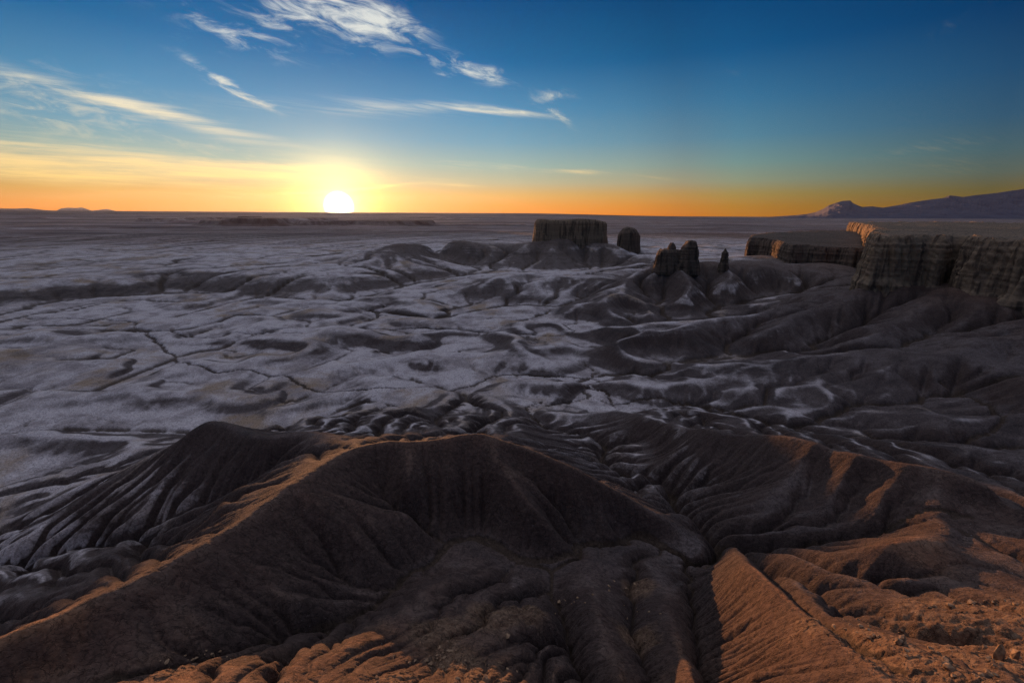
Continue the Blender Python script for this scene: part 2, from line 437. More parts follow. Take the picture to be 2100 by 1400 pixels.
def resample(z, s0, t0, s1, t1):
    """cubic (Catmull-Rom) resample on the log-polar grid"""
    def axis(a, x0, x1, ax):
        h = x0[1] - x0[0]
        f = np.clip((x1 - x0[0]) / h, 0, len(x0) - 1.0001)
        i = f.astype(int); t = f - i
        n = len(x0) - 1
        w = [(-t + 2 * t ** 2 - t ** 3) / 2, (2 - 5 * t ** 2 + 3 * t ** 3) / 2, (t + 4 * t ** 2 - 3 * t ** 3) / 2, (-t ** 2 + t ** 3) / 2]
        o = 0
        for k in range(4):
            c = np.take(a, np.clip(i + k - 1, 0, n), axis=ax)
            o = o + c * (w[k][:, None] if ax == 0 else w[k][None, :])
        return o
    return axis(axis(z, s0, s1, 0), t0, t1, 1)

def drain(z, eps, fill=0.3):
    """let every cell drain to the edge: hollows are partly filled, and their rims cut through"""
    import heapq
    ni, nj = z.shape
    w = nj + 2
    ep = np.pad(eps[:, None] * np.ones(nj), 1).ravel().tolist()
    def sweep(zz):
        Z = np.pad(zz, 1, constant_values=1e9).ravel().tolist()
        done = np.zeros((ni + 2, w), bool); done[0] = done[-1] = True; done[:, 0] = done[:, -1] = True
        edge = np.zeros_like(done); edge[1, 1:-1] = edge[-2, 1:-1] = True; edge[1:-1, 1] = edge[1:-1, -2] = True
        E = [(Z[k], k) for k in np.nonzero(edge.ravel())[0].tolist()]
        D = (done | edge).ravel().tolist()
        P = [0] * len(Z)
        heapq.heapify(E)
        pop, push = heapq.heappop, heapq.heappush
        off = (-w - 1, -w, -w + 1, -1, 1, w - 1, w, w + 1)
        O = []
        while E:
            zc, c = pop(E)
            O.append(c)
            for o in off:
                n = c + o
                if not D[n]:
                    D[n] = True
                    P[n] = c
                    m = zc + ep[n]
                    if Z[n] < m:
                        Z[n] = m
                    push(E, (Z[n], n))
        return Z, P, O
    Z, P, O = sweep(z)
    full = np.array(Z).reshape(ni + 2, w)
    H = np.pad(z, 1, constant_values=1e9)
    H = (H + fill * (full - H)).ravel().tolist()
    for c in reversed(O):
        p = P[c]
        if p:
            m = H[c] - ep[c]
            if H[p] > m:
                H[p] = m
    return np.array(H).reshape(ni + 2, w)[1:-1, 1:-1]

def erode(z, s, th, iters, K, dif, ndif, hold=None):
    ni, nj = z.shape
    h = s[1] - s[0]
    dx = (np.exp(s) * h)[:, None] * np.ones(nj)
    area = (dx ** 2).ravel()
    N = ni * nj
    idx = np.arange(N).reshape(ni, nj)
    offs = [(-1, -1), (-1, 0), (-1, 1), (0, -1), (0, 1), (1, -1), (1, 0), (1, 1)]
    acc = None
    rng = np.random.default_rng(ni + iters)
    jit = [1 + 0.5 * rng.random((ni, nj)) for _ in offs]
    for it in range(iters):
        best = np.zeros_like(z); rec = idx.copy(); dist = dx.copy()
        for (a, b), jt in zip(offs, jit):
            L = 1.41421 if a and b else 1.0
            ia, ib = slice(max(0, -a), ni - max(0, a)), slice(max(0, -b), nj - max(0, b))
            ja, jb = slice(max(0, a), ni + min(0, a)), slice(max(0, b), nj + min(0, b))
            sl = (z[ia, ib] - z[ja, jb]) / L * jt[ia, ib]
            m = sl > best[ia, ib]
            best[ia, ib][m] = sl[m]
            rec[ia, ib][m] = idx[ja, jb][m]
            dist[ia, ib][m] = L * dx[ia, ib][m]
        rec[0] = idx[0]; rec[-1] = idx[-1]; rec[:, 0] = idx[:, 0]; rec[:, -1] = idx[:, -1]
        R = rec.ravel()
        order = np.argsort(R, kind='stable')
        cnt = np.bincount(R, minlength=N)
        start = np.concatenate([[0], np.cumsum(cnt)[:-1]])
        cur = np.nonzero(R == np.arange(N))[0]
        levels = [cur]
        first = True
        while True:
            c = cnt[cur]
            tot = int(c.sum())
            if tot == 0:
                break
            st = np.repeat(start[cur] - np.concatenate([[0], np.cumsum(c)[:-1]]), c)
            d = order[st + np.arange(tot)]
            if first:
                d = d[R[d] != d]; first = False
            if len(d) == 0:
                break
            levels.append(d); cur = d
        acc = area.copy()
        for d in levels[:0:-1]:
            np.add.at(acc, R[d], acc[d]) if len(d) < 50 else acc.__iadd__(np.bincount(R[d], weights=acc[d], minlength=N)) if len(d) > N // 40 else np.add.at(acc, R[d], acc[d])
        Fk = K * np.sqrt(acc) / dist.ravel()
        if hold is not None:
            Fk = Fk * hold.ravel()
        zf = z.ravel().copy()
        for d in levels[1:]:
            zr = zf[R[d]]
            f = Fk[d]
            zf[d] = (zf[d] + f * zr) / (1 + f)
        z = zf.reshape(ni, nj)
        al = np.clip(0.02 / dx ** 2, dif[0], dif[1])
        for q in range(ndif):
            p = np.pad(z, 1, mode='edge')
            z = z + al * (p[:-2, 1:-1] + p[2:, 1:-1] + p[1:-1, :-2] + p[1:-1, 2:] - 4 * z)
    return z, acc.reshape(ni, nj)

def world_xy(s, th):
    r = np.exp(s)[:, None]
    return r * np.sin(th)[None, :], r * np.cos(th)[None, :], r * np.ones(len(th))[None, :]

def hold_map(z, X, r):
    """the flats cut down more slowly than the hillsides"""
    return 1 - .66 * sstep(180, 400, r) * sstep(-84, -100, z) * (1 - .75 * sstep(40, 140, X))

def make_land():
    z, s, th = base_height()
    X, Y, r = world_xy(s, th)
    far = sstep(120, 400, r)
    z = z + 1.3 * fbm(X / 14, Y / 14, 3, 3) * (1 - far) + far * (1 - .55 * sstep(380, 900, r)) * (.5 + .8 * sstep(-.25, .45, fbm(X / 240, Y / 170, 121, 3))) * (21 * (0.34 - np.abs(gnoise(X / 100 + .5 * gnoise(X / 70, Y / 70, 71), Y / 66, 5) + .40 * gnoise(X / 38, Y / 32, 6)))) + sstep(700, 1500, r) * 7 * fbm(X / 260, Y / 160, 8, 4)
    z = z + 2.6 * sstep(40, 130, X) * sstep(210, 300, r) * (1 - sstep(700, 900, r)) * fbm(X / 17, Y / 17, 151, 3)
    z = z + 2.5 * sstep(600, 800, r) * (1 - sstep(1100, 1400, r)) * sstep(-92, -80, z) * fbm(X / 28, Y / 28, 153, 3)
    z = z + r * 0.004 * fbm(np.log(r) / 0.06, th[None, :] / 0.06 + 0 * r, 11, 2)
    z = drain(z, np.exp(s) * 1e-5)
    z, a = erode(z, s, th, 24, 0.018, (0.02, 0.10), 1, hold=hold_map(z, X, r))
    for h, n, K, dd in ((0.006, 18, 0.022, (0.02, 0.10)), (0.003, 14, 0.024, (0.02, 0.09))):
        s1, t1 = grid(h)
        z = resample(z, s, th, s1, t1); s, th = s1, t1
        X, Y, r = world_xy(s, th)
        z = z + r * h * 0.14 * fbm(s[:, None] / (h * 5) + 0 * r, th[None, :] / (h * 5) + 0 * r, 21, 2)
        if h > 0.004:
            z = drain(z, np.exp(s) * 1e-5)
        z, a = erode(z, s, th, n, K, dd, 1, hold=hold_map(z, X, r))
    z = drain(z, np.exp(s) * 2e-5, 0.5)
    z, a = erode(z, s, th, 3, 0.010, (0.0, 0.03), 1)
    return z, a, s, th
# ---------------------------------------------------------------- materials
def new_mat(name):
    m = bpy.data.materials.new(name)
    m.use_nodes = True
    t = m.node_tree
    b = t.nodes['Principled BSDF']
    b.inputs['Roughness'].default_value = 0.95
    b.inputs['Specular IOR Level'].default_value = 0.12
    return m, NB(t), b

def bump(n, b, h, strength=0.5, dist=0.3):
    o = n.n('ShaderNodeBump')
    o.inputs['Strength'].default_value = strength
    o.inputs['Distance'].default_value = dist
    n.put(o.inputs['Height'], h)
    n.t.links.new(o.outputs[0], b.inputs['Normal'])

def rock_material(name, mid, dark, pale):
    m, n, b = new_mat(name)
    g = n.n('ShaderNodeNewGeometry').outputs['Position']
    sp = n.n('ShaderNodeSeparateXYZ'); n.put(sp.inputs[0], g)
    warp = n.noise(g, 0.05, 2)
    zz = n.m('ADD', sp.outputs[2], n.m('MULTIPLY', warp, 5.0))
    bed = n.noise(n.xyz(n.m('MULTIPLY', sp.outputs[0], .01), n.m('MULTIPLY', sp.outputs[1], .01), zz), 0.30, 4, .6)
    streak = n.noise(n.xyz(sp.outputs[0], sp.outputs[1], n.m('MULTIPLY', sp.outputs[2], .06)), 0.22, 5, .6)
    col = n.ramp(bed, [(0.30, tuple(.85 * c for c in mid)), (0.47, mid), (0.56, tuple(.5 * (a + b) for a, b in zip(mid, pale))), (0.66, mid)])
    col = n.mix(n.smooth(streak, .46, .64), col, dark)
    # flat tops: dusty soil dotted with low scrub
    nz = n.n('ShaderNodeSeparateXYZ'); n.put(nz.inputs[0], n.n('ShaderNodeNewGeometry').outputs['True Normal'])
    soil = n.mix(n.smooth(n.noise(g, .45, 3, .7), .52, .60), n.ramp(n.noise(g, .03, 5, .6), [(.35, tuple(.7 * c for c in mid)), (.65, mid)]), (.035, .034, .024))
    col = n.mix(n.smooth(nz.outputs[2], .72, .90), col, soil)
    n.put(b.inputs['Base Color'], col)
    hh = n.m('ADD', n.noise(g, 0.5, 6, .65), n.m('MULTIPLY', bed, .6))
    bump(n, b, hh, .8, 1.2)
    return m

def land_material():
    m, n, b = new_mat('badland')
    g = n.n('ShaderNodeNewGeometry').outputs['Position']
    sp = n.n('ShaderNodeSeparateXYZ'); n.put(sp.inputs[0], g)
    x, y, z = sp.outputs
    def attr(k):
        a = n.n('ShaderNodeAttribute', attribute_name=k)
        return a.outputs['Fac']
    pale, flow, far, rill, slope = attr('pale'), attr('flow'), attr('far'), attr('rill'), attr('slope')
    warp = n.noise(g, 0.03, 4, .6)
    zz = n.m('ADD', z, n.m('MULTIPLY', warp, 14.0))
    bed = n.noise(n.xyz(n.m('MULTIPLY', x, .02), n.m('MULTIPLY', y, .02), zz), 0.11, 5, .6)
    mottle = n.noise(g, 0.09, 5, .62)
    bm = n.m('ADD', n.m('MULTIPLY', bed, .62), n.m('MULTIPLY', mottle, .38))
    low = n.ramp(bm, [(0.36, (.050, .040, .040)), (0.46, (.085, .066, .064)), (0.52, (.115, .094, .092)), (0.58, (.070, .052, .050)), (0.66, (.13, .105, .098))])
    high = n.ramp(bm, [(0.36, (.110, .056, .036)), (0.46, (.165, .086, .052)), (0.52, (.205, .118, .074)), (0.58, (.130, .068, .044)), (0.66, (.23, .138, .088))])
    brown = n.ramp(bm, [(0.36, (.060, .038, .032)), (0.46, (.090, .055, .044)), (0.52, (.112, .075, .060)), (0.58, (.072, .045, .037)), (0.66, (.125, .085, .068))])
    high = n.mix(attr('rust'), brown, high)  # sunlight put into the colour: redder and paler there, dark brown elsewhere
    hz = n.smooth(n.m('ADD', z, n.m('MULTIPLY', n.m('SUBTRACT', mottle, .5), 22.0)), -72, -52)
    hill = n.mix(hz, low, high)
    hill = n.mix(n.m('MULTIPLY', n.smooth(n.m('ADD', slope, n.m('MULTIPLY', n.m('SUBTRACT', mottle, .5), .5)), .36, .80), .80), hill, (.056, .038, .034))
    hill = n.mix(n.m('MULTIPLY', attr('mid'), .4), hill, n.ramp(bm, [(.36, (.10, .078, .070)), (.50, (.19, .155, .14)), (.64, (.14, .108, .096))]))
    # alluvium: pale mauve grey with ochre crusts
    oc = n.noise(g, 0.016, 6, .62, .4)
    flat = n.mix(n.smooth(oc, .50, .66), (.53, .475, .48), (.31, .225, .16))
    flat = n.mix(n.smooth(n.noise(n.xyz(x, y, zz), 0.055, 6, .64), .43, .66), flat, (.30, .258, .258))
    pn = n.m('ADD', pale, n.m('MULTIPLY', n.m('SUBTRACT', n.noise(g, 0.16, 6, .66), .5), .14))
    pn = n.m('ADD', pn, n.m('MULTIPLY', rill, .03))
    pn = n.m('ADD', pn, n.m('MULTIPLY', n.m('MULTIPLY', n.m('SUBTRACT', bed, .5), 2.5), n.smooth(pale, .0, .35)))
    col = n.mix(n.smooth(pn, .14, .98), hill, flat)
    # far desert: broken bands of dark red scrub and pale flats
    fb = n.noise(n.xyz(n.m('MULTIPLY', x, .5), y, 0.0), 0.0032, 8, .64, .4)
    farc = n.ramp(fb, [(0.36, (.075, .040, .036)), (0.46, (.14, .085, .074)), (0.52, (.22, .175, .165)), (0.58, (.125, .078, .068)), (0.68, (.36, .31, .30))])
    fb2 = n.noise(n.xyz(n.m('MULTIPLY', x, .22), y, 3.0), 0.0011, 5, .6, .3)
    farc = n.mix(1.0, farc, n.ramp(fb2, [(.38, (.42, .36, .36)), (.52, (1, .97, .95)), (.64, (1.55, 1.5, 1.55))]), 'MULTIPLY')
    col = n.mix(n.m('MULTIPLY', far, .85), col, farc)
    stone = attr('stone')
    col = n.mix(n.m('MULTIPLY', stone, .75), col, n.ramp(n.noise(g, .9, 5, .7), [(.32, (.085, .048, .032)), (.5, (.16, .10, .066)), (.66, (.235, .155, .10))]))
    # dark wash beds: damp sand, with the shade of their depth put into colour
    wet_shade = n.smooth(flow, .08, .85)
    col = n.mix(n.m('MULTIPLY', wet_shade, .9), col, (.055, .038, .028))
    # rill floors darker and their ribs paler, most on the slopes
    col = n.mix(1.0, col, n.ramp(n.m('MULTIPLY_ADD', n.m('MULTIPLY', rill, n.smooth(slope, .05, .6)), .09, .5), [(0.15, (.62, .58, .56)), (0.5, (1, 1, 1)), (.9, (1.16, 1.16, 1.15))]), 'MULTIPLY')
    grain = n.noise(g, 1.3, 7, .72)
    col = n.mix(1.0, col, n.ramp(grain, [(0.28, (.62, .60, .59)), (0.72, (1.28, 1.27, 1.26))]), 'MULTIPLY')
    # shrinkage cracks and chips of stone
    cr = n.m('ABSOLUTE', n.m('SUBTRACT', n.noise(g, .55, 5, .6, .6), .5))
    col = n.mix(n.m('MULTIPLY', n.smooth(cr, .020, .004), .6), col, (.026, .019, .016))
    vo = n.n('ShaderNodeTexVoronoi'); n.put(vo.inputs['Vector'], g); vo.inputs['Scale'].default_value = 3.2
    chip = n.m('MULTIPLY', n.smooth(vo.outputs['Distance'], .30, .14), n.smooth(n.noise(g, .35, 4, .7), .50, .62))
    col = n.mix(n.m('MULTIPLY', chip, .75), col, n.mix(1.0, col, n.ramp(vo.outputs['Color'], [(.3, (.45, .43, .42)), (.75, (2.0, 1.9, 1.8))]), 'MULTIPLY'))
    salt = n.m('MULTIPLY', n.smooth(n.noise(g, 2.6, 3, .8), .66, .74), n.smooth(n.noise(g, .06, 3), .52, .62))
    col = n.mix(n.m('MULTIPLY', salt, .7), col, (.46, .43, .45))
    n.put(b.inputs['Base Color'], col)
    hh = n.m('ADD', n.m('MULTIPLY', n.noise(g, 0.9, 8, .70), 1.0), n.m('MULTIPLY', n.noise(g, .3, 5, .6), .8))
    hh = n.m('ADD', hh, n.m('MULTIPLY', chip, .16))
    hh = n.m('SUBTRACT', hh, n.m('MULTIPLY', n.smooth(cr, .03, .004), .18))
    bump(n, b, hh, .75, .7)
    return m
# ---------------------------------------------------------------- land mesh
LAND, FLOWA, LS, LT = make_land()

def row_radii():
    rs = [R0]
    while rs[-1] < 48000:
        r = rs[-1]
        rs.append(r * math.exp(0.0022 if r < 260 else 0.0032 if r < 700 else 0.0045 if r < 4200 else 0.009))
    return np.array(rs)

MESAS = [(345,456,230,260,40),(428,453,240,300,44),(455,456,520,300,22),(512,451,170,240,52),(880,447,600,500,26),(960,450,500,300,22),(90,448,420,400,22),(620,470,420,120,12),(150,478,360,110,11),(300,468,420,130,12),(1010,462,380,160,14),(585,463,430,240,62),(690,463,420,240,45),(790,463,420,240,47),(490,463,260,240,44)]

def worley(x, y, seed):
    x0, y0 = np.floor(x).astype(np.int64), np.floor(y).astype(np.int64)
    f1 = np.full(x.shape, 9.0); f2 = f1.copy(); val = np.zeros(x.shape)
    for a in (-1, 0, 1):
        for b in (-1, 0, 1):
            h = _hash(x0 + a, y0 + b, seed)
            px = x0 + a + (h & 1023) / 1023.0; py = y0 + b + ((h >> 10) & 1023) / 1023.0
            d = np.hypot(px - x, py - y)
            c = d < f1
            f2 = np.where(c, f1, np.minimum(f2, d)); f1 = np.where(c, d, f1)
            val = np.where(c, ((h >> 20) & 1023) / 1023.0, val)
    return f1, f2, val

# rust-red clay, also painting in the sunlight on spur, shelf and near knobs
SUNLIT_RUST = [(1530,1145,-51,5),(1570,1190,-48,8),(1620,1240,-44,9),(1560,1300,-48,9),(1650,1340,-41,9),(1750,1330,-39,9),(1830,1310,-40,8),(1950,1370,-36,10),(2080,1395,-34,12),(2050,1260,-48,8),
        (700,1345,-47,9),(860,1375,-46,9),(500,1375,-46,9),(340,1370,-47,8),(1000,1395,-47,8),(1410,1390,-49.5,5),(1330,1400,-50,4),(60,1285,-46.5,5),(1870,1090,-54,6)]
# stony ground: (u, v, height, radius in metres)
STONY = [(1760,1290,-42,5),(1850,1320,-40,6),(1930,1350,-37,6),(2040,1390,-35,7),(2000,1245,-51,9),(2090,1245,-50,8),(2040,1330,-46,6),(1880,1258,-53,4),
         (830,1380,-46.5,2.2),(930,1345,-51,3.5),(1000,1385,-48,4),(900,1290,-53,3.5),(1010,1250,-54.5,4),(350,1360,-47.5,2.5),(1080,1250,-56.5,3),(1310,1195,-65,3),(1310,1290,-58,3)]

def fine_land():
    rs = row_radii()
    th = np.arange(-TH, TH + 0.001, 0.0022)
    s = np.log(rs)
    zin = resample(LAND, LS, LT, np.minimum(s, LS[-1]), th)
    X = rs[:, None] * np.sin(th); Y = rs[:, None] * np.cos(th)
    R = rs[:, None] * np.ones(len(th))
    zfar = -88 + 7 * fbm(X / 900, Y / 500, 31, 5) + 10 * np.maximum(0, fbm(X / 2500, Y / 900, 37, 4))
    raise_ = (1 - sstep(0.0, 0.36, th))[None, :]
    zfar = zfar + sstep(16000, 41000, R) * raise_ * 215
    zfar = zfar - 12 * sstep(5000, 20000, R)
    top = np.full_like(zfar, -400.0)
    for u, v, wu, wv, hh in MESAS:
        d = ray(u, v); q = d * (-92 / d[2])
        rr, aa = math.hypot(q[0], q[1]), math.atan2(q[0], q[1])
        e = ((th[None, :] - aa) * rr / wu) ** 2 + ((R - rr) / wv) ** 2
        e = e * (1 + .5 * fbm(X / 160, Y / 160, 61, 3))
        top = np.maximum(top, -92 + hh * 1.0 * (0.55 * sstep(1.0, .8, e) + .45 * sstep(1.9, .6, e)))
    zfar = np.where(top > -91, np.maximum(zfar, top), zfar)
    w = sstep(2200, 4100, R)
    z = zin * (1 - w) + zfar * w
    acc = resample(np.log(FLOWA + 1), LS, LT, np.minimum(s, LS[-1]), th) * (1 - w)
    return X, Y, z, acc, rs, th

def rills(z, rs, th, steps=5, seed=5):
    """white noise dragged down the slopes: fine erosion rills that follow the fall of the land (on the conformal grid)"""
    ni, nj = z.shape
    rng = np.random.default_rng(seed)
    zs = z
    for _ in range(2):
        p = np.pad(zs, 1, mode='edge'); zs = (p[:-2, 1:-1] + p[2:, 1:-1] + p[1:-1, :-2] + p[1:-1, 2:]) / 4
    ls = np.gradient(np.log(rs))[:, None]
    gi = np.gradient(zs, axis=0) / ls ** 2 * 1e-5; gj = np.gradient(zs, axis=1) / (th[1] - th[0]) ** 2 * 1e-5
    m = np.hypot(gi, gj) + 1e-9
    gi = (gi / m).astype(np.float32); gj = (gj / m).astype(np.float32)
    n = rng.standard_normal((ni, nj)).astype(np.float32)
    out = n.copy()
    I, J = np.meshgrid(np.arange(ni, dtype=np.float32), np.arange(nj, dtype=np.float32), indexing='ij')
    for sg in (1, -1):
        pi, pj = I.copy(), J.copy()
        for k in range(steps):
            a = np.clip(pi + .5, 0, ni - 1).astype(np.int32); b = np.clip(pj + .5, 0, nj - 1).astype(np.int32)
            pi += sg * gi[a, b] * 1.2; pj += sg * gj[a, b] * 1.2
            a = np.clip(pi + .5, 0, ni - 1).astype(np.int32); b = np.clip(pj + .5, 0, nj - 1).astype(np.int32)
            out += n[a, b]
    return out / math.sqrt(2 * steps + 1)

def grid_mesh(name, V, ni, nj, attrs=None):
    me = bpy.data.meshes.new(name)
    nv = ni * nj
    me.vertices.add(nv)
    me.vertices.foreach_set('co', V.astype(np.float32).ravel())
    idx = np.arange(nv, dtype=np.int32).reshape(ni, nj)
    q = np.stack([idx[:-1, :-1], idx[:-1, 1:], idx[1:, 1:], idx[1:, :-1]], -1).reshape(-1, 4)
    nf = len(q)
    me.loops.add(nf * 4); me.polygons.add(nf)
    me.loops.foreach_set('vertex_index', q[:, ::-1].ravel())
    me.polygons.foreach_set('loop_start', np.arange(0, nf * 4, 4, dtype=np.int32))
    me.polygons.foreach_set('use_smooth', np.ones(nf, bool))
    me.update(calc_edges=True)
    for k, a in (attrs or {}).items():
        at = me.attributes.new(k, 'FLOAT', 'POINT')
        at.data.foreach_set('value', a.astype(np.float32).ravel())
    return me

def make_ground():
    X, Y, z, acc, rs, th = fine_land()
    ni, nj = z.shape
    R = rs[:, None] * np.ones(nj)
    ds = np.gradient(np.log(rs))[:, None] * R; dt = R * (th[1] - th[0])
    zs = z.copy()
    for _ in range(3):
        p = np.pad(zs, 1, mode='edge'); zs = (p[:-2, 1:-1] + p[2:, 1:-1] + p[1:-1, :-2] + p[1:-1, 2:]) / 4
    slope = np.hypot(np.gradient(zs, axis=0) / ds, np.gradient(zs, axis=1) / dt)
    zl = z.copy()                                   # height above the land around it
    for k in range(60):
        p = np.pad(zl, 1, mode='edge'); zl = (p[:-2, 1:-1] + p[2:, 1:-1] + p[1:-1, :-2] + p[1:-1, 2:]) / 4
    curv = (zl - z) / (R * 0.004)
    rt = sstep(80, 190, X) * (1 - sstep(480, 600, Y))
    farm = sstep(105, 260, R)
    pale = (1 - .30 * sstep(50, 190, X) * (1 - sstep(600, 1100, R))) * (sstep(.46, .02, slope) - 0.55 * np.clip(curv, -.8, .8)) * sstep(-70 + 16 * farm * (1 - rt) - 4 * rt, -92 + 14 * farm * (1 - rt) - 2 * rt, z)  # pale flats; hollows and steep faces darkened as painted shading, right side darker too
    far = sstep(1200, 2600, R)
    nr = 1 - sstep(90, 260, R)
    ch = sstep(0, 1, (acc - 3.9 + 1.7 * nr) / 5.2) * (1 - .35 * sstep(450, 1200, R))                       # channel beds, wider where more water has run
    def grow(c, keep, di, dj):
        p = np.pad(c, 1, mode='edge')
        o = c
        for a in range(1 - di, 2 + di):
            for b in range(1 - dj, 2 + dj):
                o = np.maximum(o, p[a:a + ni, b:b + nj] * keep)
        return o
    ch = grow(ch, .75, 1, 1)
    for _ in range(2):
        ch = np.maximum(ch, grow(np.where(ch > .5, ch, 0), .88, 1, 0))
    ch = np.maximum(ch, grow(np.where(ch > .7, ch, 0), .9, 1, 1))
    p = np.pad(ch, 1, mode='edge'); ch = .5 * ch + .125 * (p[:-2, 1:-1] + p[2:, 1:-1] + p[1:-1, :-2] + p[1:-1, 2:])
    lo = np.log(rs)
    for q in WASH:                                  # the main washes
        for px, py, _ in q:
            r = math.hypot(px, py)
            if r > 900: continue
            i = int(np.searchsorted(lo, math.log(r))); j = int((math.atan2(px, py) - th[0]) / .0022 + .5)
            wd = .55 + r * .0035
            kj = wd / (r * .0022); ki = wd / (r * (lo[min(i + 1, ni - 1)] - lo[i]))
            a, b = max(0, int(i - ki)), min(ni, int(i + ki) + 1); c, d = max(0, int(j - kj)), min(nj, int(j + kj) + 1)
            if a >= b or c >= d: continue
            gi, gj = np.mgrid[a:b, c:d]
            e = ((gi - i) / ki) ** 2 + ((gj - j) / kj) ** 2
            ch[a:b, c:d] = np.maximum(ch[a:b, c:d], .95 * np.clip(1.3 * (1 - e), 0, 1))
    ril = rills(z, rs, th)
    near = 1 - sstep(600, 1500, R)
    amp = R * 0.0022 * 0.14 * np.clip(slope * 1.5 - .1, 0.02, 1.0) * near
    z = z - near * np.minimum(R * .0022 * 2.2, 2.6) * ch
    z = z + amp * ril
    fine = R * .0022
    n0 = int(np.searchsorted(rs, 190))
    x, y = X[:n0], Y[:n0]
    z[:n0] += (.16 * fbm(x / 3.6, y / 3.6, 83, 5, .55) - .22 * np.exp(-(gnoise(x / 5 + .8 * gnoise(x / 2, y / 2, 3), y / 5, 87) / .05) ** 2) * sstep(-.1, .4, gnoise(x / 19, y / 19, 88))) * (1 - sstep(110, 190, R[:n0]))
    st = np.zeros((n0, nj))
    for u, v, hz, rad in STONY:
        q = at_z(u, v, hz)
        st = np.maximum(st, np.exp(-((x - q[0]) ** 2 + (y - q[1]) ** 2) / rad ** 2))
    st = sstep(.12, .6, st + .35 * fbm(x / 3, y / 3, 91, 4))
    wx, wy = x + .5 * gnoise(x / 1.3, y / 1.3, 92), y + .5 * gnoise(x / 1.3, y / 1.3, 93)
    f1, f2, cv = worley(wx / 1.25, wy / .9, 95)
    g1, g2, cw = worley(wx / .42, wy / .34, 97)
    z[:n0] += st * (.48 * np.maximum(0, cv - .35) * sstep(.02, .16, f2 - f1) + .22 * np.maximum(0, cw - .3) * sstep(.03, .2, g2 - g1) - .12)
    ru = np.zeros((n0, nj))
    for u, v, hz, rad in SUNLIT_RUST:
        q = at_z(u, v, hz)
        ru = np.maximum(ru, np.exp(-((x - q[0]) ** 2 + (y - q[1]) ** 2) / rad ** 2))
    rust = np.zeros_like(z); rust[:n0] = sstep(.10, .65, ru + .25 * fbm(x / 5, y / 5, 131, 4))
    stone = np.zeros_like(z); stone[:n0] = st
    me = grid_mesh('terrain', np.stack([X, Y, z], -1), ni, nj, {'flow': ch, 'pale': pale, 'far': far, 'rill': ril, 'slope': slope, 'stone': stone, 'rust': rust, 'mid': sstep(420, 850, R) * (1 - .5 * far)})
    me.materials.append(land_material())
    o = bpy.data.objects.new('terrain', me)
    COL.objects.link(o)
    o['kind'] = 'structure'
    global GZ, GS, GT
    GZ, GS, GT = z, np.log(rs), th
    return o

def ground_z(x, y):
    s, t = math.log(max(R0, math.hypot(x, y))), math.atan2(x, y)
    i = min(len(GS) - 2, max(0, int(np.searchsorted(GS, s)) - 1)); fj = (t - GT[0]) / (GT[1] - GT[0])
    j = int(min(len(GT) - 2, max(0, fj))); fj = min(1, max(0, fj - j)); fi = (s - GS[i]) / (GS[i + 1] - GS[i])
    a = GZ[i:i + 2, j:j + 2]
    return float((a[0, 0] * (1 - fj) + a[0, 1] * fj) * (1 - fi) + (a[1, 0] * (1 - fj) + a[1, 1] * fj) * fi)

def on_ground(u, v):
    d = ray(u, v); t = 20.0
    while t < 3000:
        if d[2] * t < ground_z(d[0] * t, d[1] * t): break
        t *= 1.004
    return d * t, t
ground = make_ground()
def make_back():
    """the plateau behind the lookout and the ground straight below it"""
    rr = np.concatenate([np.array([.5, 6, 12]), np.exp(np.arange(math.log(R0), math.log(3000), .035))])
    az = np.radians(np.linspace(66, 294, 150)); az[0], az[-1] = GT[-1], GT[0] + 2 * math.pi
    k = np.clip(np.searchsorted(GS, np.log(np.maximum(rr, R0))), 0, len(GS) - 1)
    eR, eL = GZ[k, -1][:, None], GZ[k, 0][:, None]
    t = ((az - az[0]) / (az[-1] - az[0]))[None, :]
    X, Y = rr[:, None] * np.sin(az), rr[:, None] * np.cos(az)
    top = -36 + 32 * sstep(20, 75, rr)[:, None] + 1.2 * fbm(X / 30, Y / 30, 141, 4) + .5 * fbm(X / 6, Y / 6, 143, 3)
    w = sstep(0, .22, t) * sstep(1, .78, t)
    edge = eR * (1 - t) + eL * t
    Z = edge * (1 - w) + top * w
    zero = np.zeros_like(Z)
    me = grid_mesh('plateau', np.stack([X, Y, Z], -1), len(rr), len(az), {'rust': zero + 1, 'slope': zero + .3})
    me.materials.append(ground.data.materials[0])
    o = bpy.data.objects.new('plateau', me); COL.objects.link(o); o['kind'] = 'structure'
    fr = np.array([.5, 6, 12, R0]); fa = np.concatenate([GT[::8], GT[-1:]])
    zr = np.interp(fa, GT, GZ[0])[None, :]
    q = (fr / R0)[:, None]
    Z = -36.5 * (1 - q) + zr * q
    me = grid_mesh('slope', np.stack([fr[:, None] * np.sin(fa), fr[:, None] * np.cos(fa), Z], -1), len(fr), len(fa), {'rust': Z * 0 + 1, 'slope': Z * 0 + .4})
    me.materials.append(ground.data.materials[0])
    o = bpy.data.objects.new('slope', me); COL.objects.link(o); o['kind'] = 'structure'
make_back()
print('ground', time.time() - T0)
# ---------------------------------------------------------------- rock walls: buttes, towers, plateau rims
def smooth_loop(poly, step, rounds=2):
    P = np.array(poly, float)
    for _ in range(rounds):                         # corner cutting
        Q = np.roll(P, -1, 0)
        P = np.stack([P * .75 + Q * .25, P * .25 + Q * .75], 1).reshape(-1, 2)
    Q = np.vstack([P, P[:1]])
    L = np.concatenate([[0], np.cumsum(np.hypot(*np.diff(Q, axis=0).T))])
    n = max(24, int(L[-1] / step))
    t = np.linspace(0, L[-1], n, endpoint=False)
    return np.stack([np.interp(t, L, Q[:, 0]), np.interp(t, L, Q[:, 1])], 1)

